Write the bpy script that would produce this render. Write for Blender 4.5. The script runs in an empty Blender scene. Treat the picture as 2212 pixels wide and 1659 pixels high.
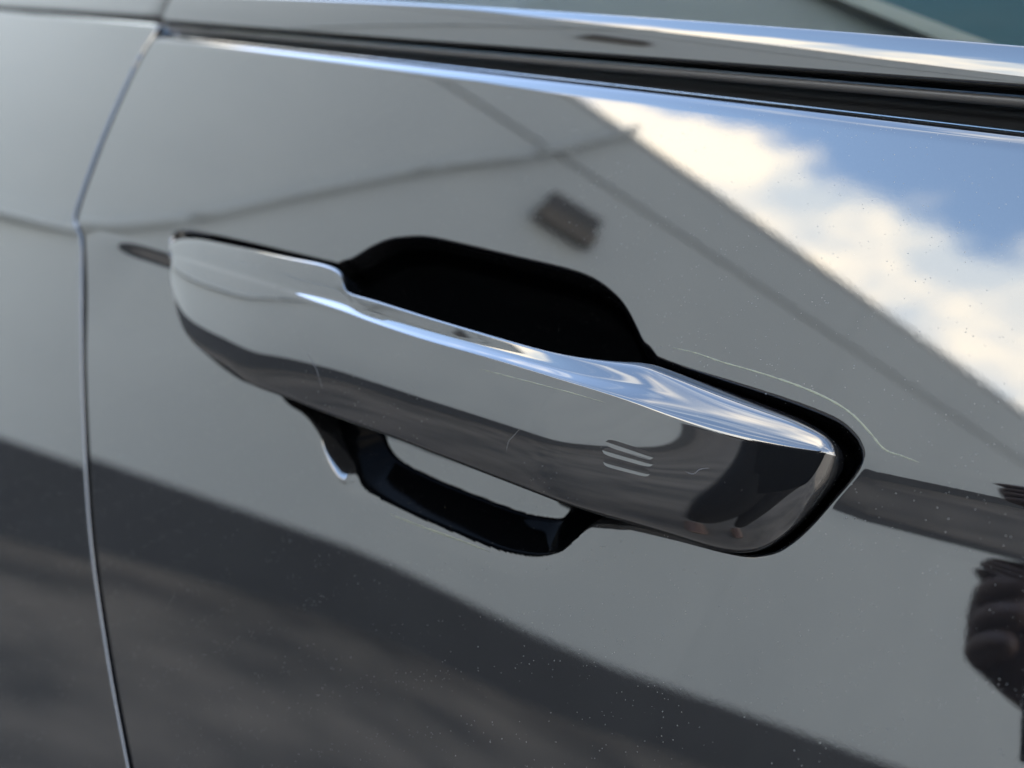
import bpy, math, random
import numpy as np
from mathutils import Matrix, Vector

# ------------------------------------------------------------------ frame of the door
# door frame: x along the car (to the front), n outward from the skin, v up the skin
TILT = 0.054
CT, ST = math.cos(TILT), math.sin(TILT)
ZH = 0.95                                   # height of the door frame's origin above ground
CAMD = 0.19                                 # camera distance from the skin

def W(x, n, v):
    """door frame -> world (numpy friendly)"""
    x = np.asarray(x, float); n = np.asarray(n, float); v = np.asarray(v, float)
    return np.stack(np.broadcast_arrays(x, -n * CT + v * ST, n * ST + v * CT + ZH), -1)

S = bpy.context.scene
COL = S.collection

# ------------------------------------------------------------------ camera
def vec(d):                                  # direction in door frame (x, into, v) -> world
    return Vector((d[0], d[1] * CT + d[2] * ST, -d[1] * ST + d[2] * CT))
XC = Vector((2772, -929, -1800)).normalized()
IC = Vector((2074 - 1106, -(1429 - 829.5), 1800.0)); IC = (IC - XC * IC.dot(XC)).normalized()
VC = -XC.cross(IC)
cr = vec((XC[0], IC[0], VC[0])); cu = vec((XC[1], IC[1], VC[1])); cf = vec((XC[2], IC[2], VC[2]))
camd = bpy.data.cameras.new('camera'); cam = bpy.data.objects.new('camera', camd); COL.objects.link(cam)
cp = Vector(W(0, CAMD, 0).tolist())
cam.matrix_world = Matrix(((cr[0], cu[0], -cf[0], cp[0]), (cr[1], cu[1], -cf[1], cp[1]), (cr[2], cu[2], -cf[2], cp[2]), (0, 0, 0, 1)))
camd.sensor_width = 36; camd.lens = 36 * 1800 / 2212
camd.clip_start = 0.004; camd.clip_end = 2000
camd.dof.use_dof = True; camd.dof.focus_distance = 0.196; camd.dof.aperture_fstop = 8.5
S.camera = cam

# ------------------------------------------------------------------ sky and sun
SUN_AZ = math.radians(-100); SUN_EL = math.radians(24)   # azimuth from the car, towards the building
world = bpy.data.worlds.new('World'); S.world = world; world.use_nodes = True
nt = world.node_tree; nt.nodes.clear()
def N(tree, t, **kw):
    n = tree.nodes.new(t)
    for k, v in kw.items():
        if k.startswith('i_'):
            n.inputs[k[2:].replace('_', ' ')].default_value = v
        else: setattr(n, k, v)
    return n
out = N(nt, 'ShaderNodeOutputWorld'); bg = N(nt, 'ShaderNodeBackground'); bg.inputs[1].default_value = 0.15
sky = N(nt, 'ShaderNodeTexSky', sky_type='NISHITA', sun_disc=False, sun_elevation=SUN_EL, sun_rotation=0.0)
sd = Vector((math.sin(SUN_AZ) * math.cos(SUN_EL), -math.cos(SUN_AZ) * math.cos(SUN_EL), math.sin(SUN_EL)))
sky.sun_rotation = math.atan2(sd.x, sd.y)
sky.air_density = 1.0; sky.dust_density = 0.2; sky.ozone_density = 1.0
tc = N(nt, 'ShaderNodeTexCoord'); sep = N(nt, 'ShaderNodeSeparateXYZ'); nt.links.new(tc.outputs['Generated'], sep.inputs[0])
def M(tree, op, a, b=None, c=None, clamp=False):
    n = tree.nodes.new('ShaderNodeMath'); n.operation = op; n.use_clamp = clamp
    for i, q in enumerate((a, b, c)):
        if q is None: continue
        if isinstance(q, (int, float)): n.inputs[i].default_value = q
        else: tree.links.new(q, n.inputs[i])
    return n.outputs[0]
zc = M(nt, 'ADD', M(nt, 'MAXIMUM', sep.outputs[2], 0.0), 0.18)
cx = M(nt, 'DIVIDE', sep.outputs[0], zc); cy = M(nt, 'DIVIDE', sep.outputs[1], zc)
cmb = N(nt, 'ShaderNodeCombineXYZ'); nt.links.new(cx, cmb.inputs[0]); nt.links.new(cy, cmb.inputs[1])
cmb.inputs[2].default_value = 0.0
mp = N(nt, 'ShaderNodeMapping'); mp.inputs['Location'].default_value = (0.0, 0.0, 0); nt.links.new(cmb.outputs[0], mp.inputs[0])
n1 = N(nt, 'ShaderNodeTexNoise', i_Scale=1.7, i_Detail=6.0, i_Roughness=0.5); nt.links.new(mp.outputs[0], n1.inputs[0])
n2 = N(nt, 'ShaderNodeTexNoise', i_Scale=3.4, i_Detail=5.0, i_Roughness=0.55); nt.links.new(mp.outputs[0], n2.inputs[0])
# more cloud towards the horizon, clearer overhead
low = M(nt, 'MAXIMUM', M(nt, 'MULTIPLY', M(nt, 'SUBTRACT', 0.561, sep.outputs[2]), 3.2), -0.11)
high = M(nt, 'MULTIPLY', M(nt, 'MAXIMUM', M(nt, 'SUBTRACT', sep.outputs[2], 0.80), 0.0), 0.25)
el_bias = M(nt, 'ADD', low, high)
cm = M(nt, 'ADD', n1.outputs[0], el_bias)
mr = N(nt, 'ShaderNodeMapRange', interpolation_type='SMOOTHSTEP'); mr.inputs[1].default_value = 0.47; mr.inputs[2].default_value = 0.60; nt.links.new(cm, mr.inputs[0])
cr_ = N(nt, 'ShaderNodeValToRGB'); e = cr_.color_ramp.elements
e[0].position = 0.42; e[0].color = (3.5, 3.8, 4.05, 1); e[1].position = 0.62; e[1].color = (6.3, 5.65, 4.65, 1)
nt.links.new(n2.outputs[0], cr_.inputs[0])
mpw = N(nt, 'ShaderNodeMapping'); mpw.inputs['Rotation'].default_value = (0, 0, .6); mpw.inputs['Scale'].default_value = (1.0, 3.2, 1); nt.links.new(cmb.outputs[0], mpw.inputs[0])
n3 = N(nt, 'ShaderNodeTexNoise', i_Scale=2.2, i_Detail=7.0, i_Roughness=0.58); nt.links.new(mpw.outputs[0], n3.inputs[0])
wr = N(nt, 'ShaderNodeMapRange', interpolation_type='SMOOTHSTEP'); wr.inputs[1].default_value = 0.50; wr.inputs[2].default_value = 0.68; nt.links.new(n3.outputs[0], wr.inputs[0])
wz = N(nt, 'ShaderNodeMapRange', interpolation_type='SMOOTHSTEP'); wz.inputs[1].default_value = .62; wz.inputs[2].default_value = .80; nt.links.new(sep.outputs[2], wz.inputs[0])
wsp = M(nt, 'MULTIPLY', M(nt, 'MULTIPLY', wr.outputs[0], 0.65), wz.outputs[0])
cover = M(nt, 'MAXIMUM', mr.outputs[0], wsp)
mixc = N(nt, 'ShaderNodeMix', data_type='RGBA')
nt.links.new(cover, mixc.inputs[0]); hz = N(nt, 'ShaderNodeMix', data_type='RGBA'); hz.inputs[0].default_value = .03; hz.inputs[7].default_value = (5.6, 6.0, 6.4, 1)
nt.links.new(sky.outputs[0], hz.inputs[6]); nt.links.new(hz.outputs[2], mixc.inputs[6]); nt.links.new(cr_.outputs[0], mixc.inputs[7])
nt.links.new(mixc.outputs[2], bg.inputs[0]); nt.links.new(bg.outputs[0], out.inputs[0])

sl = bpy.data.lights.new('sun', 'SUN'); sl.energy = 3.0; sl.angle = math.radians(0.5); sl.color = (1, .93, .82)
so = bpy.data.objects.new('sun', sl); COL.objects.link(so); so.rotation_euler = (-sd).to_track_quat('-Z', 'Y').to_euler()
S.view_settings.view_transform = 'Standard'; S.view_settings.look = 'None'
S.view_settings.exposure = 3.42; S.view_settings.gamma = 1.0
S.render.engine = 'CYCLES'; S.cycles.max_bounces = 8; S.cycles.glossy_bounces = 6
S.cycles.use_denoising = True

# ------------------------------------------------------------------ helpers
def mesh_obj(name, V, F, mat, parent=None, label=None, cat=None, group=None, kind=None, smooth=True):
    """V (n,3) world coords; F (m,4) or (m,3) int array or list of lists"""
    me = bpy.data.meshes.new(name)
    V = np.asarray(V, np.float32)
    if isinstance(F, np.ndarray):
        k = F.shape[1]
        me.vertices.add(len(V)); me.vertices.foreach_set('co', V.ravel())
        me.loops.add(F.size); me.loops.foreach_set('vertex_index', F.astype(np.int32).ravel())
        me.polygons.add(len(F)); me.polygons.foreach_set('loop_start', np.arange(0, F.size, k, dtype=np.int32))
        me.update(calc_edges=True)
    else:
        me.from_pydata([tuple(map(float, p)) for p in V], [], F)
    me.validate()
    if smooth: me.polygons.foreach_set('use_smooth', np.ones(len(me.polygons), bool))
    me.materials.append(mat)
    o = bpy.data.objects.new(name, me); COL.objects.link(o)
    if parent is not None: o.parent = parent
    tag(o, label, cat, group, kind)
    return o
def tag(o, label=None, cat=None, group=None, kind=None):
    if label: o['label'] = label
    if cat: o['category'] = cat
    if group: o['group'] = group
    if kind: o['kind'] = kind
def empty(name, loc, label, cat, group=None):
    o = bpy.data.objects.new(name, None); COL.objects.link(o); o.location = loc
    tag(o, label, cat, group); bpy.context.view_layer.update(); return o
def put(o, parent):
    o.parent = parent; o.matrix_parent_inverse = parent.matrix_world.inverted()
def grid_faces(nu, nv, flip=False, closed_v=False):
    i = np.arange(nu - 1)[:, None]; j = np.arange(nv if closed_v else nv - 1)[None, :]
    j2 = (j + 1) % nv
    a = i * nv + j; b = (i + 1) * nv + j; c = (i + 1) * nv + j2; d = i * nv + j2
    F = np.stack([a, b, c, d], -1).reshape(-1, 4)
    return F[:, ::-1].copy() if flip else F
def box_vf(lo, hi):
    x0, y0, z0 = lo; x1, y1, z1 = hi
    V = [(x0, y0, z0), (x1, y0, z0), (x1, y1, z0), (x0, y1, z0), (x0, y0, z1), (x1, y0, z1), (x1, y1, z1), (x0, y1, z1)]
    F = [(0, 3, 2, 1), (4, 5, 6, 7), (0, 1, 5, 4), (1, 2, 6, 5), (2, 3, 7, 6), (3, 0, 4, 7)]
    return V, F
def catmull(P, per=8, closed=False):
    P = np.asarray(P, float); n = len(P); out = []
    rng = range(n if closed else n - 1)
    for i in rng:
        if closed: p0, p1, p2, p3 = P[i - 1], P[i], P[(i + 1) % n], P[(i + 2) % n]
        else: p0, p1, p2, p3 = P[max(i - 1, 0)], P[i], P[i + 1], P[min(i + 2, n - 1)]
        t = np.linspace(0, 1, per, endpoint=False)[:, None]
        out.append(.5 * ((2 * p1) + (-p0 + p2) * t + (2 * p0 - 5 * p1 + 4 * p2 - p3) * t ** 2 + (-p0 + 3 * p1 - 3 * p2 + p3) * t ** 3))
    if not closed: out.append(P[-1:])
    return np.concatenate(out)
def sstep(t): t = np.clip(t, 0, 1); return t * t * (3 - 2 * t)
def gauss1(A, sig, axis=0):
    if sig <= 0: return A
    r = int(3 * sig) + 1; k = np.exp(-.5 * (np.arange(-r, r + 1) / sig) ** 2); k /= k.sum()
    A = np.moveaxis(A, axis, 0)
    P = np.concatenate([2 * A[:1] - A[1:r + 1][::-1], A, 2 * A[-1:] - A[-r - 1:-1][::-1]])
    out = sum(k[i] * P[i:i + len(A)] for i in range(2 * r + 1))
    return np.moveaxis(out, 0, axis)

# ------------------------------------------------------------------ materials
def principled(name, col, rough, **kw):
    m = bpy.data.materials.new(name); m.use_nodes = True
    b = m.node_tree.nodes['Principled BSDF']
    b.inputs['Base Color'].default_value = (*col, 1); b.inputs['Roughness'].default_value = rough
    for k, v in kw.items(): b.inputs[k].default_value = v
    return m
def paint(name, dust, peel, ior=2.0, base=(.0045, .0048, .0055)):
    m = principled(name, base, .02, IOR=ior)
    t = m.node_tree; b = t.nodes['Principled BSDF']
    tcn = N(t, 'ShaderNodeTexCoord')
    # settled dust: scattered fine specks of varying size
    pos = tcn.outputs['Object']
    masks = []
    for sc, r, frac in ((520, .085, .25), (170, .035, .80), (950, .14, .25)):
        vo = N(t, 'ShaderNodeTexVoronoi', i_Scale=sc); t.links.new(pos, vo.inputs['Vector'])
        sp = N(t, 'ShaderNodeSeparateColor'); t.links.new(vo.outputs['Color'], sp.inputs[0])
        rr = M(t, 'MULTIPLY', sp.outputs[1], r)
        near = M(t, 'LESS_THAN', vo.outputs['Distance'], rr)
        keep = M(t, 'GREATER_THAN', sp.outputs[0], frac)
        masks.append(M(t, 'MULTIPLY', near, keep))
    mk = M(t, 'MAXIMUM', M(t, 'MAXIMUM', masks[0], masks[1]), masks[2])
    big = N(t, 'ShaderNodeTexNoise', i_Scale=14.0, i_Detail=2.0); t.links.new(pos, big.inputs[0])
    dens = N(t, 'ShaderNodeMapRange'); dens.inputs[1].default_value = .25; dens.inputs[2].default_value = .55; t.links.new(big.outputs[0], dens.inputs[0])
    mk = M(t, 'MULTIPLY', M(t, 'MULTIPLY', mk, dens.outputs[0]), dust)
    mx = N(t, 'ShaderNodeMix', data_type='RGBA'); mx.inputs[6].default_value = (*base, 1); mx.inputs[7].default_value = (.058, .057, .054, 1)
    t.links.new(mk, mx.inputs[0]); t.links.new(mx.outputs[2], b.inputs['Base Color'])
    film = N(t, 'ShaderNodeTexNoise', i_Scale=22.0, i_Detail=5.0, i_Roughness=.65); t.links.new(pos, film.inputs[0])
    ro = M(t, 'ADD', M(t, 'MULTIPLY_ADD', mk, .5, .004), M(t, 'MULTIPLY', film.outputs[0], .045)); t.links.new(ro, b.inputs['Roughness'])
    # orange peel of the clear coat
    nz = N(t, 'ShaderNodeTexNoise', i_Scale=700.0, i_Detail=2.0); t.links.new(pos, nz.inputs[0])
    bp = N(t, 'ShaderNodeBump', i_Strength=1.0, i_Distance=peel); t.links.new(nz.outputs[0], bp.inputs['Height'])
    t.links.new(bp.outputs[0], b.inputs['Normal'])
    return m
def noisy(name, c1, c2, scale, rough, bump=0, det=6, **kw):
    m = principled(name, c1, rough, **kw); t = m.node_tree; b = t.nodes['Principled BSDF']
    tcn = N(t, 'ShaderNodeTexCoord'); nz = N(t, 'ShaderNodeTexNoise', i_Scale=scale, i_Detail=float(det), i_Roughness=.6)
    t.links.new(tcn.outputs['Object'], nz.inputs[0])
    rp = N(t, 'ShaderNodeValToRGB'); rp.color_ramp.elements[0].position = .35; rp.color_ramp.elements[1].position = .68
    rp.color_ramp.elements[0].color = (*c1, 1); rp.color_ramp.elements[1].color = (*c2, 1)
    t.links.new(nz.outputs[0], rp.inputs[0]); t.links.new(rp.outputs[0], b.inputs['Base Color'])
    if bump:
        bp = N(t, 'ShaderNodeBump', i_Distance=bump); t.links.new(nz.outputs[0], bp.inputs['Height']); t.links.new(bp.outputs[0], b.inputs['Normal'])
    return m
PAINT = paint('black_paint', 1.0, 1.7e-6)
PAINT_H = paint('handle_paint', .55, 2e-7)
GLOSS = paint('gloss_black_trim', .25, 2e-7)
PLASTIC_REFL = paint('plastic_and_dark_reflection', .8, 2e-7, 1.05, (.0010, .0012, .0015))  # black plastic, also used to paint the dark reflection in the scoop
RUBBER = principled('rubber', (.010, .010, .011), .38, IOR=1.45)
RUBBER2 = principled('rubber_lip', (.06, .058, .058), .38, IOR=1.5)
WHITE = noisy('white_wall_paint', (.405, .448, .470), (.445, .488, .506), .7, .6, .002)
DARKP = noisy('dark_plinth', (.023, .028, .035), (.034, .040, .048), 2.0, .7, .004)
ASPH = noisy('asphalt', (.045, .042, .038), (.170, .145, .118), 1.3, .9, .01, det=12)
CLOTH = principled('dark_cloth', (.007, .0065, .007), .9)
SKIN = principled('skin', (.13, .075, .055), .5)
PHONE = principled('phone_black', (.01, .01, .011), .25)
LGREY = principled('light_metal', (.38, .42, .45), .5)
GREY = principled('grey_metal', (.12, .125, .13), .5)
BROWN = principled('beige_cable', (.41, .45, .465), .6)
SCR = principled('scratch_primer', (.15, .16, .115), .55)
SCRH = principled('scratch_white', (.07, .07, .075), .4)

GAP=[(-0.3173,0.0362),(-0.3198,0.0398),(-0.3168,0.0435),(-0.3058,0.0454),(-0.2794,0.0462),(-0.2492,0.0466),(-0.2246,0.0468),(-0.2130,0.0467),(-0.2075,0.0448),(-0.2019,0.0410),(-0.1701,0.0386),(-0.1315,0.0379),(-0.1071,0.0385),(-0.0935,0.0414),(-0.0870,0.0439),(-0.0864,0.0442),(-0.0763,0.0432),(-0.0625,0.0427),(-0.0498,0.0421),(-0.0418,0.0414),(-0.0358,0.0403),(-0.0313,0.0380),(-0.0290,0.0357),(-0.0279,0.0336),(-0.0277,0.0314),(-0.0286,0.0276),(-0.0312,0.0213),(-0.0341,0.0140),(-0.0364,0.0096),(-0.0389,0.0064),(-0.0420,0.0042),(-0.0454,0.0028),(-0.0513,0.0021),(-0.0597,0.0019),(-0.0684,0.0013),(-0.0773,0.0001),(-0.0807,0.0002),(-0.0935,-0.0003),(-0.1103,-0.0006),(-0.1352,-0.0012),(-0.1561,-0.0016),(-0.1712,-0.0022),(-0.1918,-0.0026),(-0.2144,-0.0031),(-0.2311,-0.0042),(-0.2446,-0.0030),(-0.2567,-0.0011),(-0.2678,0.0009),(-0.2770,0.0050),(-0.2858,0.0107),(-0.2950,0.0166),(-0.3058,0.0240),(-0.3128,0.0303)]
CUP=[(-0.2174,0.0401),(-0.2129,0.0465),(-0.2081,0.0490),(-0.2024,0.0542),(-0.1964,0.0581),(-0.1894,0.0604),(-0.1784,0.0622),(-0.1594,0.0620),(-0.1418,0.0615),(-0.1255,0.0611),(-0.1162,0.0604),(-0.1097,0.0589),(-0.1027,0.0559),(-0.0980,0.0527),(-0.0937,0.0488),(-0.0902,0.0455),(-0.0870,0.0439),(-0.0829,0.0396),(-0.0805,0.0273),(-0.0763,0.0111),(-0.0771,0.0020),(-0.0801,-0.0012),(-0.0830,-0.0049),(-0.0855,-0.0101),(-0.0884,-0.0147),(-0.0940,-0.0184),(-0.1006,-0.0205),(-0.1094,-0.0220),(-0.1260,-0.0228),(-0.1443,-0.0232),(-0.1609,-0.0224),(-0.1724,-0.0195),(-0.1812,-0.0146),(-0.1884,-0.0088),(-0.1968,-0.0052),(-0.2078,-0.0036),(-0.2183,0.0039),(-0.2201,0.0214)]
EDGE_TOP=[(-0.3080,0.0325),(-0.3084,0.0357),(-0.3026,0.0389),(-0.2884,0.0403),(-0.2672,0.0405),(-0.2473,0.0405),(-0.2200,0.0408),(-0.2025,0.0414),(-0.1921,0.0398),(-0.1849,0.0341),(-0.1704,0.0337),(-0.1481,0.0332),(-0.1341,0.0331),(-0.1193,0.0332),(-0.1084,0.0335),(-0.1003,0.0344),(-0.0913,0.0365),(-0.0839,0.0390),(-0.0769,0.0394),(-0.0639,0.0390),(-0.0539,0.0384),(-0.0461,0.0378),(-0.0396,0.0364),(-0.0357,0.0345),(-0.0340,0.0332),(-0.0334,0.0323)]
EDGE_CREST=[(-0.3032,0.0298),(-0.2959,0.0300),(-0.2835,0.0298),(-0.2660,0.0291),(-0.2433,0.0284),(-0.2238,0.0281),(-0.2010,0.0273),(-0.1831,0.0270),(-0.1752,0.0268),(-0.1679,0.0265),(-0.1535,0.0260),(-0.1388,0.0259),(-0.1260,0.0263),(-0.1137,0.0266),(-0.1025,0.0268),(-0.0934,0.0270),(-0.0835,0.0272),(-0.0751,0.0270),(-0.0683,0.0268),(-0.0581,0.0269),(-0.0494,0.0280),(-0.0428,0.0292),(-0.0382,0.0304),(-0.0351,0.0312),(-0.0335,0.0316),(-0.0330,0.0316)]
EDGE_LOW=[(-0.3019,0.0257),(-0.2882,0.0166),(-0.2769,0.0098),(-0.2613,0.0021),(-0.2368,-0.0019),(-0.2135,-0.0025),(-0.1923,-0.0019),(-0.1743,-0.0019),(-0.1663,-0.0017),(-0.1595,-0.0015),(-0.1461,-0.0009),(-0.1325,-0.0006),(-0.1194,-0.0004),(-0.1045,-0.0001),(-0.0950,0.0001),(-0.0860,0.0003),(-0.0765,0.0013),(-0.0682,0.0022),(-0.0601,0.0029),(-0.0524,0.0036),(-0.0464,0.0052),(-0.0421,0.0081),(-0.0386,0.0131),(-0.0360,0.0188),(-0.0334,0.0259),(-0.0327,0.0299)]
SEAM=[(-0.4370,0.1500),(-0.4361,0.1292),(-0.4258,0.0915),(-0.4163,0.0645),(-0.4046,0.0380),(-0.3946,0.0318),(-0.3834,0.0249),(-0.3488,-0.0084),(-0.3133,-0.0420),(-0.2742,-0.0774),(-0.2373,-0.1058),(-0.2030,-0.1299)]
SCRATCH=[(-0.0814,0.0463),(-0.0751,0.0465),(-0.0673,0.0459),(-0.0576,0.0456),(-0.0482,0.0449),(-0.0402,0.0436),(-0.0343,0.0416),(-0.0294,0.0386),(-0.0256,0.0360),(-0.0217,0.0356),(-0.0183,0.0353)]
CRUMB=[(-0.0541,0.0409),(-0.0267,0.0199),(-0.0246,0.0202),(-0.0285,0.0194)]
CHIP=[(-0.1459,-0.0203),(-0.1367,-0.0198),(-0.1196,-0.0184),(-0.1100,-0.0177)]
HS1=[(-0.1861,0.0116),(-0.1818,0.0096),(-0.1784,0.0073),(-0.1743,0.0034)]
HS2=[(-0.1034,0.0121),(-0.1047,0.0095),(-0.1054,0.0081),(-0.1053,0.0056)]
HS3=[(-0.0626,0.0164),(-0.0608,0.0165),(-0.0597,0.0180),(-0.0579,0.0190)]
HS4=[(-0.1215,0.0230),(-0.1100,0.0237),(-0.0941,0.0247),(-0.0855,0.0251)]
BARS=[(-0.0819,0.0163),(-0.0702,0.0168),(-0.0820,0.0142),(-0.0698,0.0153),(-0.0809,0.0117),(-0.0698,0.0130)]
CREASE=[(-0.4005,0.0275),(-0.3627,0.0308),(-0.3196,0.0300),(-0.0249,0.0250),(0.0032,0.0279)]

# ------------------------------------------------------------------ door skin
Q = dict(kv=.299, kh=.036, kv2=.027, kt=-.173, t0=-.069, khh=.056)
def H0(x, v):
    return -(Q['t0'] * x + Q['kh'] * x * x / 2 + Q['khh'] * x ** 3 / 3 + Q['kv'] * v * v / 2 + Q['kv2'] * v ** 3 / 3 + Q['kt'] * x * v)
def poly_sd(X, V, poly):
    """signed distance, positive inside, X,V same-shaped arrays"""
    sh = X.shape; P = np.stack([X.ravel(), V.ravel()], 1)
    A = poly; B = np.roll(poly, -1, 0)
    best = np.full(len(P), 1e9); inside = np.zeros(len(P), bool)
    for a, b in zip(A, B):
        d = b - a; L = (d @ d) + 1e-18
        t = np.clip(((P - a) @ d) / L, 0, 1)
        q = P - a - t[:, None] * d
        best = np.minimum(best, q[:, 0] ** 2 + q[:, 1] ** 2)
        c = (a[1] > P[:, 1]) != (b[1] > P[:, 1])
        if c.any():
            xi = a[0] + (P[:, 1] - a[1]) * (d[0] / (d[1] if abs(d[1]) > 1e-15 else 1e-15))
            inside ^= c & (P[:, 0] < xi)
    s = np.sqrt(best) * np.where(inside, 1, -1)
    return s.reshape(sh)
def crease_line(x): return np.interp(x, [-.4, -.32, -.025, .01, .3], [.0300, .0300, .0262, .0292, .036])
def crease(x, v):
    # a shallow styling step that runs into both ends of the handle
    w = np.where(x > -.15, .0195, .0088)
    d = crease_line(x) + w / 2 - v
    below = np.clip(d - w * .5, 0, .2)
    on_r = sstep((x + .160) / .095)
    back_r = 1 - sstep((d - w) / .17)
    on_l = sstep((x + .385) / .052) * (1 - sstep((x + .318) / .085))
    back_l = 1 - sstep((d - w) / .05)
    return -(.00260 * on_r * back_r + .00290 * on_l * back_l) * sstep(d / w)
def axis_fine(lo, hi, flo, fhi, fine, coarse):
    a = [flo]
    while a[-1] < fhi: a.append(a[-1] + fine)
    s = fine; 
    while a[-1] < hi: s = min(s * 1.25, coarse); a.append(a[-1] + s)
    s = fine; l = [flo]
    while l[-1] > lo: s = min(s * 1.25, coarse); l.append(l[-1] - s)
    return np.array(l[1:][::-1] + a)
seam_c = catmull(np.array([(-.445, .19), (-.440, .17)] + SEAM + [(-.165, -.155), (-.09, -.20), (-.02, -.235), (.08, -.28)]), 10)
so_ = np.argsort(seam_c[:, 1]); SEAM_V, SEAM_X = seam_c[so_, 1], seam_c[so_, 0]
def seamx(v): return np.interp(v, SEAM_V, SEAM_X)
BELT_X = np.array([-1.0, -.4335, -.1143, -.0216, .3]); BELT_V = np.array([.176, .1505, .1262, .1192, .100])
bc = np.polyfit([-.4335, -.25, -.1143, -.0216], [.1500, .1362, .1262, .1190], 2)
def beltv(x): return np.polyval(bc, x)

gap_poly = catmull(GAP, 6, True); cup_poly = catmull(CUP, 6, True)

def skin_height(x, v):
    """full outer skin height incl. edge roll at belt"""
    h = H0(x, v) + crease(x, v)
    d = beltv(x) - v                        # distance below the belt edge
    r = .0095
    dd = np.clip(r - d, 0, r)
    h = h - (r - np.sqrt(np.maximum(r * r - dd * dd, 0))) * .95
    h = np.where(d < 0, h - .004, h)
    return h

# grid: columns fan out from the shut line on the left, rows close up to the belt edge at the top
gapw = .0030
XR, XF = .34, -.020
fine = .00033
VT = .068
p_edge = np.array([-.0040, -.0030, -.0020, -.0012, -.0006]), np.concatenate([np.linspace(0, .0024, 13), [.0030, .0038, .0050]])
nfin = int((XF + .40) / fine)
pf = np.linspace(0, 1, nfin)[1:]
right = [];  st = fine; xx_ = XF
while xx_ < XR: st = min(st * 1.2, .004); xx_ += st; right.append(xx_)
vlo = []; st = fine; q_ = -.030
while q_ > -.42: st = min(st * 1.15, .003); q_ -= st; vlo.append(q_)
vfine = np.arange(-.030, VT, fine)
pt_ = 1 - np.concatenate([1 - np.linspace(0, .86, 60)[1:], np.linspace(.14, 0, 40)[1:]]) 
pt_ = np.clip(pt_, 0, 1)
vcols = len(vlo) + len(vfine) + len(pt_) + 5
def build_v(x):
    """rows at column position x (array)"""
    b = beltv(x)[..., None]
    lo = np.array(vlo[::-1] + list(vfine))
    lo = np.broadcast_to(lo, x.shape + lo.shape)
    up_ = VT + (b - VT) * pt_
    hem = b + np.array([.0002, .0004, .0006, .0009, .0014])
    return np.concatenate([lo, up_, hem], -1)
# first pass: nominal rows at mid column to find the shut line position of each row
vnom = build_v(np.array([-.43]))[0]
tgt = seamx(vnom) + gapw / 2
cols = []
for c in p_edge[0]: cols.append(tgt)
for c in p_edge[1]: cols.append(tgt + c)
e_ = p_edge[1][-1]
for c in pf: cols.append(tgt + e_ + (XF - tgt - e_) * c)
for c in right: cols.append(np.full_like(tgt, c))
Xc = np.array(cols)
hemd = np.zeros(len(cols)); hemd[:5] = -p_edge[0]
nrows = Xc.shape[1]
bvv = beltv(Xc)
nlo = len(vlo) + len(vfine)
Vc = np.empty_like(Xc)
Vc[:, :nlo] = vnom[:nlo]
Vc[:, nlo:nlo + len(pt_)] = VT + (bvv[:, nlo:nlo + len(pt_)] - VT) * pt_
Vc[:, -5:] = bvv[:, -5:]
vhem = np.zeros(nrows); vhem[-5:] = [.0004, .001, .002, .0035, .006]
Hh = skin_height(Xc, Vc)
r = .0009
dd = np.clip(r - (Xc - (tgt)[None]), 0, r)
Hh = Hh - (r - np.sqrt(np.maximum(r * r - dd * dd, 0))) * .95
Hh = Hh - hemd[:, None] * 1.5 - vhem[None]
sub = (Xc > -.335) & (Xc < -.012) & (Vc > -.030) & (Vc < .067)
i0, i1 = np.where(sub.any(1))[0][[0, -1]]; j0, j1 = np.where(sub.any(0))[0][[0, -1]]
xx = Xc[i0:i1 + 1, j0:j1 + 1]; vv = Vc[i0:i1 + 1, j0:j1 + 1]
sg = poly_sd(xx, vv, gap_poly); sk = poly_sd(xx, vv, cup_poly)
dg = .0085 * sstep((sg - .0007 * sstep((xx + .11) / .03) - .0003) / .0032)
up = sstep((vv - .008) / .024)              # 1 at upper rim, 0 at lower bowl
# upper wall: sharp and steep, then a floor that keeps falling away towards the middle
du = .0135 * sstep((sk + .0008) / .0045) + .42 * np.clip(sk - .0015, 0, .032)
# lower wall: a dished ramp
r2 = .0005
def hinge(t, c, soft): return np.where(t < c - soft, 0, np.where(t < c + soft, (t - c + soft) ** 2 / (4 * soft), t - c))
side_l = sstep((-.158 - xx) / .014)          # the rear end of the scoop is laid back further
ls_ = .14 + .36 * side_l
lip = ls_ * hinge(sk + .0005, 0, .0030 - .0018 * side_l)
h1 = .0032 + .0034 * side_l; h2 = .0140 + .0010 * side_l - .0015 * sstep((xx + .105) / .02)
dl = lip + (1.08 - ls_) * hinge(sk, h1, .0006) - 1.115 * hinge(sk, h2, .0006)
dk = dl * (1 - up) + du * up
k_ = .0010
mx_ = np.maximum(dg, dk)
mx_ = gauss1(gauss1(mx_, .9, 0), .9, 1)
Hh[i0:i1 + 1, j0:j1 + 1] -= mx_
F = grid_faces(*Xc.shape)
car = empty('car', (0, 0.05, 0), 'glossy black car seen close up at its door handle, dusty paint mirroring a white building', 'car')
def part(name, V, F, mat, label=None, parent=None, smooth=True, kind=None):
    o = mesh_obj(name, V, F, mat, None, label, None, None, kind, smooth)
    put(o, parent or car); return o
cupm = np.zeros(Xc.shape, bool); cupm[i0:i1 + 1, j0:j1 + 1] = ((sk > .0012) & (up > .5)) | ((sk > h1 - .0006) & ((sk < h2 + .0005) | (up > .35))) | ((sg > .0020) & (sk < -.001))  # cup lining and gap, plus the scoop's dark reflection as a black band
fm = cupm.ravel()[F].all(1)
def compact(V_, F_):
    u_ = np.zeros(len(V_), bool); u_[F_.ravel()] = True; ix = np.cumsum(u_) - 1
    return V_[u_], ix[F_]
PV = W(Xc, Hh, Vc).reshape(-1, 3)
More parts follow.
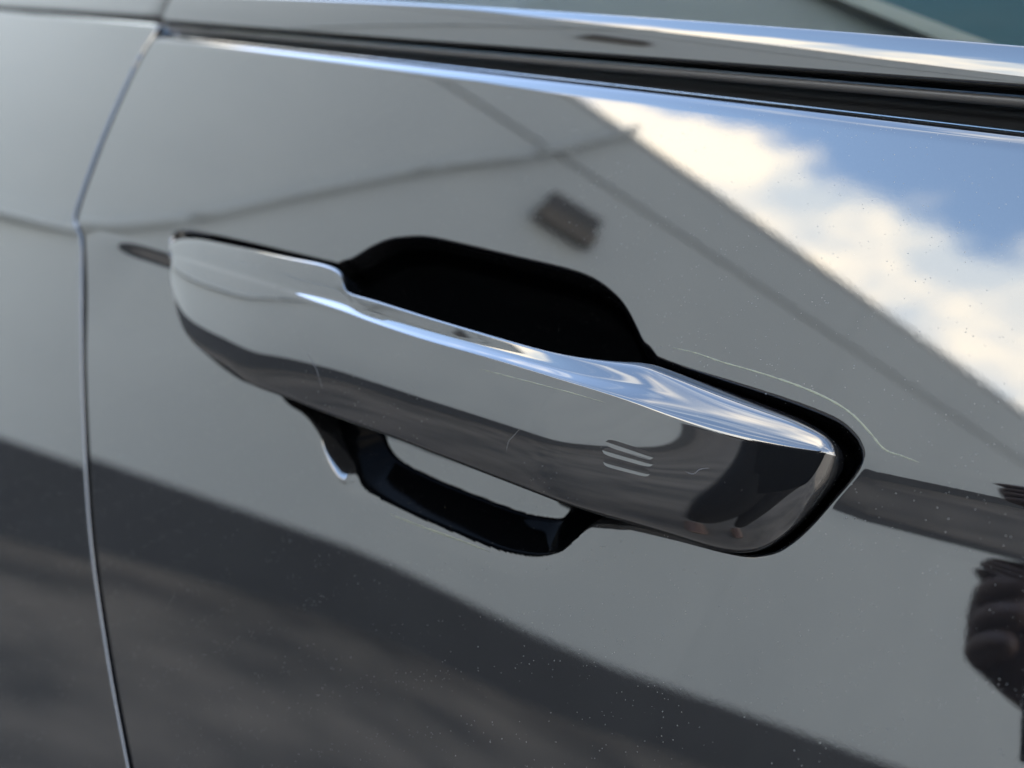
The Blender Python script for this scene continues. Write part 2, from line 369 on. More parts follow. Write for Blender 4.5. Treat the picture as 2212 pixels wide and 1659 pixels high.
part('hand_cup', *compact(PV, F[fm]), PLASTIC_REFL, 'black lining of the hand cup, the dark reflection in its scoop put into the colour')
door = part('door_panel', *compact(PV, F[~fm]), PAINT, 'dusty black door skin with the hand cup and the pull handle')

# dark inner side behind gaps
Vb = W(np.array([-1.1, .35, .35, -1.1]), np.array([-.115, -.055, -.055, -.115]), np.array([-.45, -.45, .15, .2]))
# ------------------------------------------------------------------ rear panel left of the seam
xa = -np.geomspace(.0001, .75, 120); xa = np.concatenate([[0], -np.linspace(.0001, .004, 16), -np.geomspace(.0045, .75, 60)])
lowr = axis_fine(-.42, .12, -.05, .115, .002, .004); lowr = lowr[lowr < .122]
pu = 1 - np.concatenate([np.linspace(1, .2, 14)[1:], .2 * np.linspace(1, 0, 24)[1:] ** 1.5])
U = xa[:, None]
def rear_b(x_): return beltv(np.maximum(x_, -.9)) + .0035
vn = np.concatenate([lowr, .122 + (rear_b(-.45) - .122) * pu, np.full(4, rear_b(-.45))])
XX = seamx(vn)[None] - gapw / 2 + U
bvl = rear_b(XX); nl = len(lowr); V3 = np.broadcast_to(vn[None], XX.shape).copy()
V3[:, nl:nl + len(pu)] = lowr[-1] + (bvl[:, nl:nl + len(pu)] - lowr[-1]) * (pu - 0)
V3[:, -4:] = bvl[:, -4:]
HH = H0(XX, V3) + .0003 + .010 * np.clip(-U, 0, 1)
rr_ = .0010
dd = np.clip(rr_ + U, 0, rr_)
HH = HH - (rr_ - np.sqrt(np.maximum(rr_ ** 2 - dd ** 2, 0)))
d = bvl - V3; dd = np.clip(.005 - d, 0, .005)
HH = HH - (.005 - np.sqrt(np.maximum(.005 ** 2 - dd ** 2, 0)))
HH[:, -4:] -= np.array([.001, .002, .004, .007])
HH[0] -= .006
P = W(XX, HH, V3).reshape(-1, 3); F2 = grid_faces(len(xa), len(vn), flip=True)
part('door_panel', P, F2, PAINT, 'neighbouring black door skin left of the shut line')

# inner jamb closing the gap from behind (car body in white is painted black)
def strip(profile, x0, x1, nx, vline, hfun=H0, flip=False):
    """sweep a (dv, dn) profile along x following vline(x)"""
    x = np.linspace(x0, x1, nx); pr = np.array(profile)
    XX = np.repeat(x[:, None], len(pr), 1); VV = vline(x)[:, None] + pr[None, :, 0]
    HHH = hfun(XX, vline(x)[:, None] + 0 * VV) + pr[None, :, 1]
    return W(XX, HHH, VV).reshape(-1, 3), grid_faces(nx, len(pr), flip)
JX = np.linspace(-1.0, .34, 60)
A_, B_ = np.meshgrid(JX, np.linspace(0, 1, 20), indexing='ij'); B_ = -.42 + (beltv(A_) - .004 + .42) * B_
part('door_jamb', W(A_, H0(A_, B_) - .040, B_).reshape(-1, 3), grid_faces(60, 20), RUBBER)

# ------------------------------------------------------------------ belt line: seal, lip, trim, glass
sx0 = seamx(.155)
tbv = np.polyfit([-.4394, -.1172, -.0237], [.1556, .1322, .1262], 2)
glv = np.polyfit([-.3025, -.1232, -.0265], [.1618, .1463, .1366], 2)
tb = lambda x: np.polyval(tbv, x)
gl = lambda x: np.polyval(glv, np.maximum(x, -.55))
xl, xrr = seamx(.158) + .0014, .34
# deep rubber seal
pr = [(-.010, -.016), (-.004, -.012), (-.0010, -.0105), (.0012, -.0105), (.0040, -.0110), (.009, -.013)]
v_, f_ = strip(pr, xl, xrr, 120, tb); part('window_seal', v_, f_, RUBBER)
# round lip under the trim
a = np.linspace(-100, 190, 20) * math.pi / 180
lipc = [(-.0020 + .0012 * math.sin(t), -.0034 + .0012 * math.cos(t)) for t in a][::-1]
v_, f_ = strip(lipc, xl, xrr, 120, tb); part('seal_lip', v_, f_, RUBBER2)
# gloss trim: tilt runs from near upright at the foot to facing the sky at the top
def trim_grid(x0, x1, n=160, m=46, end=0):
    x = np.linspace(x0, x1, n); u = np.linspace(0, 1, m)
    hgt = np.maximum(gl(x) - tb(x), .004)
    tilt = -.155 + .20 * u + .06 * sstep((u - .4) / .6) + 2.4 * np.clip((u - .86) / .14, 0, 1) ** 2
    s = np.cumsum(np.concatenate([[0], .5 * (tilt[1:] + tilt[:-1]) * np.diff(u)]))
    XX = np.repeat(x[:, None], m, 1); VV = tb(x)[:, None] + hgt[:, None] * u
    HH = H0(x, tb(x))[:, None] + .0008 - hgt[:, None] * s[None]
    # hem: foot wraps back, top wraps back
    def ext(XX, HH, VV):
        XX = np.concatenate([XX[:, :1], XX[:, :1], XX, XX[:, -1:]], 1)
        VV2 = np.concatenate([VV[:, :1] + .0004, VV[:, :1] - .0001, VV, VV[:, -1:] + .0002], 1)
        HH2 = np.concatenate([HH[:, :1] - .005, HH[:, :1] - .0006, HH, HH[:, -1:] - .006], 1)
        return XX, HH2, VV2
    XX, HH, VV = ext(XX, HH, VV)
    # rounded ends
    if end:
        for k in range(8):
            i = k if end < 0 else n - 1 - k
            HH[i] -= .0022 * (1 - math.sqrt(1 - ((8 - k) / 8.0) ** 2))
    return W(XX, HH, VV).reshape(-1, 3), grid_faces(n, m + 3)
v_, f_ = trim_grid(xl, xrr, 260); part('window_trim', v_, f_, GLOSS, 'gloss black moulding along the foot of the window')
tb_l = lambda x: beltv(x) + .0058
def trim_left():
    n, m = 80, 60
    x = np.linspace(-.95, seamx(.160) - .0012, n); u = np.linspace(0, 1, m)
    hgt = np.full(n, .26)
    XX = np.repeat(x[:, None], m, 1) + (u * .010)[None] * sstep((XX_ := 1))
    VV = (beltv(x) + .0062)[:, None] + hgt[:, None] * u
    HH = H0(x, beltv(x))[:, None] - .0005 - hgt[:, None] * (.03 * u + .16 * u * u)
    HH[-1] -= .005; HH[-2] -= .0012; HH[-3] -= .0004
    XX = np.concatenate([XX[:, :1], XX], 1); VV = np.concatenate([VV[:, :1] + .0003, VV], 1); HH = np.concatenate([HH[:, :1] - .006, HH], 1)
    return W(XX, HH, VV).reshape(-1, 3), grid_faces(n, m + 1)
v_, f_ = trim_left(); part('window_trim', v_, f_, GLOSS, 'gloss black pillar trim left of the shut line')
# glass
m = bpy.data.materials.new('tinted_glass'); m.use_nodes = True; t = m.node_tree; b = t.nodes['Principled BSDF']
t.nodes.remove(b); fr_ = N(t, 'ShaderNodeFresnel', i_IOR=1.05); tr_ = N(t, 'ShaderNodeBsdfTransparent'); tr_.inputs[0].default_value = (.80, .86, .85, 1)
gs_ = N(t, 'ShaderNodeBsdfGlossy'); gs_.inputs['Roughness'].default_value = .01; ms_ = N(t, 'ShaderNodeMixShader')
t.links.new(fr_.outputs[0], ms_.inputs[0]); t.links.new(tr_.outputs[0], ms_.inputs[1]); t.links.new(gs_.outputs[0], ms_.inputs[2])
t.links.new(ms_.outputs[0], t.nodes['Material Output'].inputs[0])
GLASS = m
x = np.linspace(-.435, .34, 30); u = np.linspace(0, 1, 12)
A_, B_ = np.meshgrid(x, u, indexing='ij')
VV = gl(A_) + .001 + B_ * .20 - .006; HH = H0(A_, gl(A_)) - .0058 - (B_ * .2) * .22
gf = W(A_, HH, VV).reshape(-1, 3); gb = W(A_, HH - .0035, VV).reshape(-1, 3)
f1 = grid_faces(30, 12); f2 = grid_faces(30, 12, True) + len(gf)
# close the rim so the pane is a solid sheet
idg = np.arange(360).reshape(30, 12); rim = np.concatenate([idg[:, 0], idg[-1, 1:], idg[::-1, -1][1:], idg[0, ::-1][1:-1]])
fr = np.array([(rim[k], rim[(k + 1) % len(rim)], rim[(k + 1) % len(rim)] + 360, rim[k] + 360) for k in range(len(rim))])[:, ::-1]
part('window_glass', np.concatenate([gf, gb]), np.concatenate([f1, f2, fr]), GLASS, smooth=False)
INT1 = principled('reflection_grey', (.125, .112, .105), .9); INT2 = principled('sheet_teal', (.006, .030, .036), .8)
INT3 = principled('strip_beige', (.17, .15, .13), .9)
def sheet(name, pts, n, mat, label):
    P_ = np.array(pts); Vf = W(P_[:, 0], np.full(len(P_), n) + H0(P_[:, 0], P_[:, 1]), P_[:, 1]); Vb_ = W(P_[:, 0], np.full(len(P_), n - .006) + H0(P_[:, 0], P_[:, 1]), P_[:, 1])
    k = len(P_); F_ = [tuple(range(k)), tuple(range(2 * k - 1, k - 1, -1))] + [(i, i + k, (i + 1) % k + k, (i + 1) % k) for i in range(k)]
    return part(name, np.concatenate([Vf, Vb_]), F_, mat, label, smooth=False)
sheet('reflection_sheet', [(-.9, .10), (.30, .05), (.30, .50), (-.9, .52)], -.16, INT1, 'grey sheet behind the window glass, standing in for the reflected wall')  # added sheet, its grey takes the place of the wall reflected in the glass
IXA = [(-.200, .316), (.060, .1944), (.10, .48), (-.20, .48)]
sheet('teal_sheet', IXA, -.150, INT2, 'teal sheet added behind the glass to tint the window corner')  # added sheet, no known part of the car, darkens the window corner
sheet('pale_strip', [(-.200, .3080), (.060, .1850), (.060, .1936), (-.200, .3152)], -.147, INT3, 'pale strip added along the teal sheet')  # added strip for the light band below the teal corner

# ------------------------------------------------------------------ pull handle
def resamp(P, n, sig):
    P = catmull(np.array(P), 12)
    t = np.linspace(0, 1, len(P)); T = np.linspace(0, 1, n)
    Q_ = np.stack([np.interp(T, t, P[:, k]) for k in range(2)], 1)
    return gauss1(Q_, sig, 0)
NS = 520
ET, EC, EL = resamp(EDGE_TOP, NS, 4.5), resamp(EDGE_CREST, NS, 9), resamp(EDGE_LOW, NS, 6)
EL[:, 1] += .0024 * sstep((-.205 - EL[:, 0]) / .03) * (1 - sstep((-.285 - EL[:, 0]) / .02) * .6)
x = EC[:, 0]; s = np.linspace(0, 1, NS)
k = np.where(x > -.14, 3.4, 1.08)
offc = np.maximum(.0215 - .5 * k * (x + .14) ** 2, -.01)
offc = gauss1(offc, 10)
# sections: q in [-1,0] from lower edge to crest, [0,1] crest to top edge
xr_ = np.interp(x, [-.31, -.22, -.175, -.10, -.06, -.034], [0, 0, 1, 1, 2, 2])    # 0 left pad, 1 grip, 2 right pad
xr_ = gauss1(xr_, 8)
wl = np.clip(1 - xr_, 0, 1); wr = np.clip(xr_ - 1, 0, 1); wm = 1 - wl - wr
qu = np.concatenate([np.linspace(0, .5, 40)[:-1], np.linspace(.5, 1, 36)])
gm = np.interp(qu, [0, .06, .16, .34, .46, .60, .90, .97, 1], [.12, .6, 1.05, 1.0, .30, .20, .22, 1.2, 2.6])
gr_ = np.interp(qu, [0, .06, .3, .6, .80, .93, 1], [-.17, .30, .62, .80, 1.0, 2.0, 3.0])
gl_ = np.interp(qu, [0, .05, .12, .2, .5, .9, 1], [.12, .34, .38, .08, .05, .20, 1.8])
gm, gr_, gl_ = [gauss1(a_, 1.6) for a_ in (gm, gr_, gl_)]
gml = gauss1(np.interp(qu, [0, .03, .08, .15, .24, .5, .90, .97, 1], [.12, .5, .85, .80, .22, .13, .16, 1.0, 2.2]), 1.2)
wn = sstep((-.095 - x) / .085)[:, None]
gm = gml[None] * wn + gm[None] * (1 - wn)
Gup = wm[:, None] * gm + wr[:, None] * gr_ + wl[:, None] * gl_
qd = np.linspace(0, 1, 60)
gC = (wm * .12 + wr * -.17 + wl * .12)[:, None]
g55 = (wm * -.106 + wr * -.27 + wl * -.060)[:, None]
gB = (wm * -.50 + wr * -.62 + wl * -.27)[:, None]
t1 = np.clip(qd / .5, 0, 1); 
Gdn = gC + (g55 - gC) * (qd[None] / .55) ** 1.0
# quadratic through gC (0), g55 (.55), gB (1)
a2 = ((gB - gC) - (g55 - gC) / .55) / (1 - .55); a1 = (g55 - gC) / .55 - a2 * .55
Gdn = gC + a1 * qd[None] + a2 * qd[None] ** 2
def pgv(x_, v_): return Q['kv'] * v_ + Q['kt'] * x_          # the skin's own tilt
rows = []
dT = ET - EC; dB = EL - EC
hT = np.maximum(dT[:, 1], .0002); hB = np.maximum(-dB[:, 1], .0002)
upn = -np.concatenate([np.zeros((NS, 1)), np.cumsum(.5 * (Gup[:, 1:] + Gup[:, :-1]) * np.diff(qu)[None], 1)], 1) * hT[:, None]
dnn = np.concatenate([np.zeros((NS, 1)), np.cumsum(.5 * (Gdn[:, 1:] + Gdn[:, :-1]) * np.diff(qd)[None], 1)], 1) * hB[:, None]
base = H0(EC[:, 0], EC[:, 1]) + offc
# keep the crest where it is; convert tilt (absolute) to height: add back nothing, tilt is absolute in the door frame
Xu = EC[:, :1] + dT[:, :1] * qu; Vu = EC[:, 1:] + dT[:, 1:] * qu; Nu = base[:, None] + upn
Xd = EC[:, :1] + dB[:, :1] * qd; Vd = EC[:, 1:] + dB[:, 1:] * qd; Nd = base[:, None] + dnn
slope = gauss1(np.gradient(base, x), 6)[:, None]
Nu = Nu + slope * (Xu - EC[:, :1]); Nd = Nd + slope * (Xd - EC[:, :1])
# pad the ends: round them over in plan
e0 = np.clip((.0075 - (x - x[0])) / .0075, 0, 1); e1 = np.clip((.0045 - (x[-1] - x)) / .0045, 0, 1)
drop = .0075 * (1 - np.sqrt(np.maximum(1 - e0 ** 2, 0))) + .0050 * (1 - np.sqrt(np.maximum(1 - e1 ** 2, 0)))
Nu -= drop[:, None]; Nd -= drop[:, None]
# top fillet and lower fillet
def fillet(Xe, Ve, Ne, r, a0, a1, n, sgn):
    """arc turning the surface normal from angle a0 (towards v) to a1; returns lists"""
    a = np.linspace(0, 1, n + 1)[1:]
    ang = a0[:, None] + (a1 - a0)[:, None] * a
    # centre of arc
    cN = Ne - r * np.cos(a0); cV = Ve - r * np.sin(a0)
    return np.repeat(Xe[:, None], n, 1), cV[:, None] + r * np.sin(ang), cN[:, None] + r * np.cos(ang)
aT = np.arctan(Gup[:, -1]); aB = np.arctan(Gdn[:, -1])
rT = .0009; rBf = np.full(NS, .0022) * np.clip(hB / .012, .2, 1)
Xt, Vt, Nt = fillet(Xu[:, -1], Vu[:, -1], Nu[:, -1], rT, aT, np.full(NS, math.pi * .52), 8, 1)
a = np.linspace(0, 1, 15)[1:]
angb = aB[:, None] + (-math.pi * .55 - aB)[:, None] * a
cN = Nd[:, -1] - rBf * np.cos(aB); cV = Vd[:, -1] - rBf * np.sin(aB)
Xb = np.repeat(Xd[:, -1:], 14, 1); Vb2 = cV[:, None] + rBf[:, None] * np.sin(angb); Nb = cN[:, None] + rBf[:, None] * np.cos(angb)
# back plane
grip = np.clip(1 - np.abs(x + .143) / .062, 0, 1); grip = sstep(grip * 1.6)
zb = H0(EC[:, 0], EC[:, 1]) + (-.0075) * (1 - grip) + grip * (offc - .0150)
zb = np.minimum(zb, np.minimum(Nt[:, -1], Nb[:, -1]) - .0008)
m3 = 6
aa = np.linspace(0, 1, m3 + 1)[1:]
Xk = Xb[:, -1:] ; 
# lower side wall, back, upper side wall
Lx = np.repeat(Xb[:, -1:], m3, 1); Lv = Vb2[:, -1:] + .0012 * aa; Ln = Nb[:, -1:] + (zb[:, None] - Nb[:, -1:]) * aa
Bx = Xb[:, -1:] + (Xt[:, -1:] - Xb[:, -1:]) * aa; Bv = Lv[:, -1:] + (Vt[:, -1:] - .0006 - Lv[:, -1:]) * aa; Bn = np.repeat(zb[:, None], m3, 1)
Ux = np.repeat(Xt[:, -1:], m3, 1); Uv = Bv[:, -1:] + (Vt[:, -1:] - Bv[:, -1:]) * aa; Un = zb[:, None] + (Nt[:, -1:] - zb[:, None]) * aa
RX = np.concatenate([Xt[:, ::-1], Xu[:, ::-1], Xd[:, 1:], Xb, Lx, Bx, Ux[:, :-1]], 1)
RV = np.concatenate([Vt[:, ::-1], Vu[:, ::-1], Vd[:, 1:], Vb2, Lv, Bv, Uv[:, :-1]], 1)
RN = np.concatenate([Nt[:, ::-1], Nu[:, ::-1], Nd[:, 1:], Nb, Ln, Bn, Un[:, :-1]], 1)
nf = Xt.shape[1] + Xu.shape[1] + Xd.shape[1]        # smooth along the length
RN[:, :nf] = gauss1(RN[:, :nf], 3, 0)
m_ = RX.shape[1]
HP = W(RX, RN, RV).reshape(-1, 3)
HF = grid_faces(NS, m_, True, closed_v=True)
capc = np.array([HP[:m_].mean(0), HP[-m_:].mean(0)])
HPall = np.concatenate([HP, capc])
quads = HF
me_faces = [tuple(q_) for q_ in quads.tolist()] + [(j, (j + 1) % m_, len(HP)) for j in range(m_)] + [((NS - 1) * m_ + (j + 1) % m_, (NS - 1) * m_ + j, len(HP) + 1) for j in range(m_)]
nfr = nf + 14 - 1
fj = np.tile(np.arange(m_), NS - 1); backm = (fj >= nfr + 1) & (fj < m_ - 1)
front_q = HF[~backm]; back_q = HF[backm]
Vf_, Ff_ = compact(HPall, front_q)
me_f = [tuple(q_) for q_ in Ff_.tolist()]
handle = part('door_handle', Vf_, Ff_, PAINT_H, 'gloss black pull handle bar with three short engraved bars')
part('handle_back', *compact(HPall, back_q), PLASTIC_REFL, 'satin black rear shell of the handle', handle)

def face_n(px, pv):
    """height of the handle's front at door coordinates"""
    d2 = (Xd - px) ** 2 + (Vd - pv) ** 2; k_ = d2.argmin(); i, j = divmod(k_, Xd.shape[1])
    i = min(max(i, 1), NS - 2); j = min(max(j, 1), Xd.shape[1] - 2)
    A3 = []; b3 = []
    for di in range(-9, 10, 3):
        for dj in range(-6, 7, 2):
            ii = min(max(i + di, 0), NS - 1); jj = min(max(j + dj, 0), Xd.shape[1] - 1)
            a_, b_ = (Xd[ii, jj] - px) * 1e3, (Vd[ii, jj] - pv) * 1e3
            A3.append([1, a_, b_, a_ * a_, a_ * b_, b_ * b_]); b3.append(Nd[ii, jj])
    return np.linalg.lstsq(np.array(A3), np.array(b3), rcond=None)[0][0]
# three engraved bars: shallow dished lozenges with a lip
def bar_mark(a, b):
    a = np.array(a); b = np.array(b); d = b - a; L = np.linalg.norm(d); d /= L; nrm = np.array([-d[1], d[0]])
    n, m2 = 24, 7; V_ = []
    for i in range(n):
        t_ = i / (n - 1); w = .00095 * math.sqrt(max(1 - (2 * t_ - 1) ** 6, 0.0)) + .00002
        for j in range(m2):
            q_ = 2 * j / (m2 - 1) - 1
            p = a + d * L * t_ + nrm * w * q_
            V_.append((p[0], face_n(*p) + .00003 + .00014 * (w / .00095) * abs(q_), p[1]))
    V_ = np.array(V_)
    return W(V_[:, 0], V_[:, 1], V_[:, 2]), grid_faces(n, m2)
for k in range(3):
    v_, f_ = bar_mark(BARS[2 * k], BARS[2 * k + 1]); part('engraved_bar', v_, f_, PAINT_H, None, handle)

# scratches: fine raised burrs of varying width
def burr(pts, w0, hfun, mat, name, parent=None, seed=0, label=None, rise=.00006):
    rnd = random.Random(seed)
    P_ = catmull(np.array(pts), 10); n = len(P_); V_ = []
    for i, p in enumerate(P_):
        q_ = P_[min(i + 1, n - 1)] - P_[max(i - 1, 0)]; q_ = q_ / (np.linalg.norm(q_) + 1e-9); nr = np.array([-q_[1], q_[0]])
        t_ = i / (n - 1); w = w0 * (math.sin(math.pi * min(max(t_, .02), .98)) ** .5) * rnd.uniform(.6, 1.2)
        for o_, hh in ((-1, 0), (0, rise), (1, 0)):
            c = p + nr * w * o_; V_.append((c[0], hfun(c[0], c[1]) + .00003 + hh, c[1]))
    V_ = np.array(V_)
    return part(name, W(V_[:, 0], V_[:, 1], V_[:, 2]), grid_faces(n, 3), mat, label, parent)
skinh = lambda a_, b_: float(skin_height(np.array(a_), np.array(b_)))
burr(SCRATCH, .00024, skinh, SCR, 'scratch', seed=1, label='long pale scratch curving round the right end of the handle')
burr([(a_, b_ - .0026) for a_, b_ in CHIP], .00018, skinh, SCR, 'scratch', seed=2, label='thin scratch along the lower rim of the hand cup')
for i, hs in enumerate((HS1, HS2, HS3)):
    burr(hs, .00009, face_n, SCRH, 'scratch', handle, seed=5 + i, label=('short curved scratch on the left of the handle', 'small forked scratch in the middle of the handle', 'small hooked scratch near the right end of the handle')[i])
burr(HS4, .00010, face_n, SCR, 'scratch', handle, seed=9, label='thin pale scratch under the upper edge of the handle')
# crumbs of dirt
for i, (cx_, cv_) in enumerate(CRUMB):
    rnd = random.Random(i); V_ = []; F_ = []
    for a_ in range(6):
        for b_ in range(5):
            th = math.pi * b_ / 4; ph = 2 * math.pi * a_ / 6; r_ = .00028 * rnd.uniform(.6, 1.1)
            V_.append((cx_ + r_ * math.sin(th) * math.cos(ph), .0002 + skinh(cx_, cv_) + r_ * math.cos(th), cv_ + r_ * math.sin(th) * math.sin(ph) * .6))
    V_ = np.array(V_); part('dirt_crumb', W(V_[:, 0], V_[:, 1], V_[:, 2]), [((a_ * 5 + b_), (a_ * 5 + b_ + 1), ((a_ + 1) % 6) * 5 + b_ + 1, ((a_ + 1) % 6) * 5 + b_) for a_ in range(6) for b_ in range(4)], principled('crumb%d' % i, (.12, .13, .14), .4))

# ------------------------------------------------------------------ ground
gx = np.concatenate([[-900, -300, -100, -40], np.arange(-24, 25, 1.0), [40, 100, 300, 900]])
A_, B_ = np.meshgrid(gx, gx, indexing='ij'); rs = np.random.RandomState(3)
Z_ = rs.normal(0, .004, A_.shape)
mesh_obj('ground', np.stack([A_, B_, Z_], -1).reshape(-1, 3), grid_faces(len(gx), len(gx)), ASPH, kind='structure')

# ------------------------------------------------------------------ white building
PHI = -1.165; DW = .95 / .195
tw = Vector((math.sin(PHI), -math.cos(PHI), 0)); al = Vector((math.cos(PHI), math.sin(PHI), 0))
o0 = tw * DW
RB = Matrix(((al.x, tw.x, 0, o0.x), (al.y, tw.y, 0, o0.y), (0, 0, 1, 0), (0, 0, 0, 1)))   # local x along, y away from car, z up
bld = empty('building', (o0.x, o0.y, 0), 'long low white building with dark plinth and flat roof, mirrored in the car', 'building')
def bbox(name, lo, hi, mat, parent=None, label=None, matrix=RB):
    V_, F_ = box_vf(lo, hi); V_ = [matrix @ Vector(p) for p in V_]
    o = mesh_obj(name, np.array([tuple(p) for p in V_]), F_, mat, smooth=False, label=label)
    put(o, parent or bld); return o
A0, A1 = -9.6, 19.2
bbox('wall', (A0 + .05, .06, 0), (A1 - .05, 8, 4.10), GREY)
bbox('plinth', (A0, -.02, -.02), (A1, .058, .49), DARKP)
p = A0
while p < A1 - .1:
    bbox('wall_panel', (p + .003, 0, .492), (min(p + 7.2, A1) - .003, .058, 3.712), WHITE)
    p += 7.2
p = A0
while p < A1 - .1:
    bbox('fascia_panel', (p + .004, -.015, 3.725), (min(p + 4.8, A1) - .004, .058, 4.17), WHITE)
    p += 4.8
bbox('coping', (A0 - .03, -.03, 4.172), (A1 + .03, 8.1, 4.20), LGREY)
bbox('vent', (1.66, -.05, 3.30), (2.12, -.002, 3.44), principled('vent_dark', (.025, .028, .03), .5), label='dark louvre under the fascia')
bbox('vent_sill', (1.64, -.09, 3.18), (2.14, -.002, 3.298), principled('vent_brown', (.085, .075, .062), .6))
def tube(name, pts, r, mat, parent, n=8, kind=None):
    P_ = catmull(np.array(pts, float), 8); V_ = []
    for i, p in enumerate(P_):
        t_ = Vector(P_[min(i + 1, len(P_) - 1)] - P_[max(i - 1, 0)]).normalized(); a_ = t_.orthogonal().normalized(); b_ = t_.cross(a_)
        for k in range(n):
            th = 2 * math.pi * k / n; V_.append(tuple(Vector(p) + a_ * r * math.cos(th) + b_ * r * math.sin(th)))
    V_ = np.array([tuple(RB @ Vector(v)) for v in V_])
    o = mesh_obj(name, V_, grid_faces(len(P_), n, closed_v=True), mat); put(o, parent); return o
tube('cable', [(-2.4, -.04, 1.25), (-.76, -.04, 1.62), (-.23, -.04, 1.94), (.25, -.04, 2.49), (.83, -.04, 3.12), (1.38, -.06, 3.62), (1.9, -.08, 4.22)], .032, BROWN, bld)

# ------------------------------------------------------------------ photographer and phone
phone = empty('phone', tuple(W(.05, CAMD, 0)), 'black phone held sideways in both hands, its lens towards the door handle', 'phone')
def cam_pt(r, u, f): return cp + cr * r + cu * u + cf * f
def rbox(name, c, half, mat, parent, bev=.003):
    import bmesh
    bm = bmesh.new(); bmesh.ops.create_cube(bm, size=1)
    bmesh.ops.scale(bm, vec=(half[0] * 2, half[1] * 2, half[2] * 2), verts=bm.verts)
    bmesh.ops.bevel(bm, geom=bm.edges[:], offset=bev, segments=3, affect='EDGES', profile=.5)
    me = bpy.data.meshes.new(name)
    for v in bm.verts: v.co = cam_pt(c[0] + v.co.x, c[1] + v.co.y, c[2] + v.co.z)
    bmesh.ops.recalc_face_normals(bm, faces=bm.faces); bm.to_mesh(me); bm.free(); me.materials.append(mat)
    o = bpy.data.objects.new(name, me); COL.objects.link(o); put(o, parent); return o
rbox('phone_body', (.077, -.016, -.0075), (.080, .038, .004), PHONE, phone)
rbox('camera_bump', (.014, -.006, -.0025), (.020, .016, .0012), PHONE, phone, .001)

def skin_body(name, joints, edges, mat, root=0, sub=2):
    """joints: list of (xyz, radius) ; continuous skinned body"""
    me = bpy.data.meshes.new(name); me.from_pydata([tuple(j[0]) for j in joints], edges, [])
    o = bpy.data.objects.new(name, me); COL.objects.link(o)
    md = o.modifiers.new('skin', 'SKIN'); md.use_smooth_shade = True
    for i, j in enumerate(joints):
        r_ = j[1] if isinstance(j[1], tuple) else (j[1], j[1]); me.skin_vertices[0].data[i].radius = r_
        me.skin_vertices[0].data[i].use_root = (i == root)
    sm = o.modifiers.new('sub', 'SUBSURF'); sm.levels = sub; sm.render_levels = sub
    bpy.context.view_layer.update()
    dg = bpy.context.evaluated_depsgraph_get(); ev = o.evaluated_get(dg); nm = bpy.data.meshes.new_from_object(ev)
    bpy.data.objects.remove(o)
    nm.materials.append(mat); nm.polygons.foreach_set('use_smooth', np.ones(len(nm.polygons), bool))
    o = bpy.data.objects.new(name, nm); COL.objects.link(o); return o
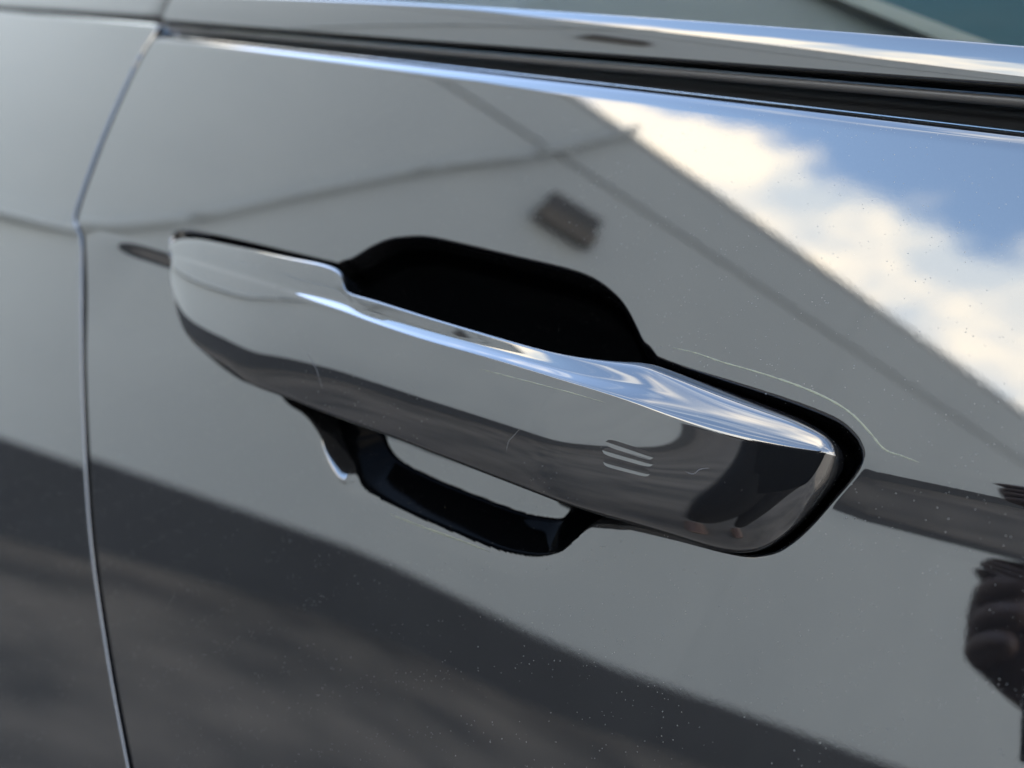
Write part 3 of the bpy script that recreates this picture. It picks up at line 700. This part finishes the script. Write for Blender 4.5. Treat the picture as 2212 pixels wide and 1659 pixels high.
# the person stands facing the door, leaning a little to the phone
px_, py_ = .30, -.98
person = empty('person', (px_, py_, 0), 'person in dark clothes photographing the handle, mirrored in the door and the handle', 'person')
lh = cam_pt(.020, -.010, -.085); rh = cam_pt(.180, -.04, -.030)
J = [((px_, py_, .95), (.125, .095)), ((px_, py_ + .08, 1.12), (.115, .09)), ((px_, py_ + .18, 1.30), (.135, .09)), ((px_, py_ + .24, 1.42), (.085, .07)),
     ((px_, py_ + .29, 1.49), .050), ((px_, py_ + .34, 1.56), (.070, .085)), ((px_, py_ + .37, 1.65), (.070, .085)),
     ((px_ - .17, py_ + .22, 1.37), .058), ((px_ - .22, py_ + .42, 1.14), .046), (tuple(lh + Vector((-.0, -.08, -.0))), .034),
     ((px_ + .17, py_ + .22, 1.37), .058), ((px_ + .24, py_ + .42, 1.12), .046), (tuple(rh + Vector((.02, -.10, -.03))), .034),
     ((px_ - .07, py_, .86), .125), ((px_ - .075, py_ + .03, .50), .105), ((px_ - .09, py_ - .02, .10), .044),
     ((px_ + .07, py_, .86), .125), ((px_ + .075, py_ + .03, .50), .105), ((px_ + .09, py_ - .02, .10), .044)]
Ed = [(0, 1), (1, 2), (2, 3), (3, 4), (4, 5), (5, 6), (2, 7), (7, 8), (8, 9), (2, 10), (10, 11), (11, 12), (0, 13), (13, 14), (14, 15), (0, 16), (16, 17), (17, 18)]
body = skin_body('body', J, Ed, CLOTH); put(body, person)
for sx_ in (-.09, .09):
    ft = skin_body('foot', [((px_ + sx_, py_ - .05, .045), .036), ((px_ + sx_, py_ + .03, .040), .036), ((px_ + sx_ * 1.1, py_ + .12, .028), (.042, .024)), ((px_ + sx_ * 1.15, py_ + .18, .020), (.036, .016))], [(0, 1), (1, 2), (2, 3)], SKIN); put(ft, person)
def hand(w, palm, dirs, side):
    """palm with four fingers and a thumb, curled round the phone edge"""
    j = [(tuple(w), .022), (tuple(palm), (.030, .014))]; e = [(0, 1)]
    for k in range(4):
        base = palm + cu * (.020 - .012 * k) + cf * .004 + cr * side * .012
        L = (.014, .016, .015, .012)[k]
        a_ = base + cr * side * L * .35 + cf * .006; b_ = a_ + cr * side * L * .75 + cf * .004; c_ = b_ + cr * side * L * .55 - cf * .004
        i = len(j); j += [(tuple(base), .0070), (tuple(a_), .0068), (tuple(b_), .0062), (tuple(c_), .0054)]; e += [(1, i), (i, i + 1), (i + 1, i + 2), (i + 2, i + 3)]
    t0 = palm + cr * side * .010 - cf * .012 + cu * .010; t1_ = t0 + cr * side * .025 - cf * .006 + cu * .004; t2_ = t1_ + cr * side * .020 + cf * .004
    i = len(j); j += [(tuple(t0), .0105), (tuple(t1_), .0095), (tuple(t2_), .008)]; e += [(1, i), (i, i + 1), (i + 1, i + 2)]
    o = skin_body('hand', j, e, SKIN, 0); put(o, person); return o
hand(lh + Vector((.0, .0, .0)), cam_pt(-.045, .042, -.020), None, 1)
hand(rh + Vector((.02, -.09, -.02)), cam_pt(.172, -.026, -.018), None, -1)
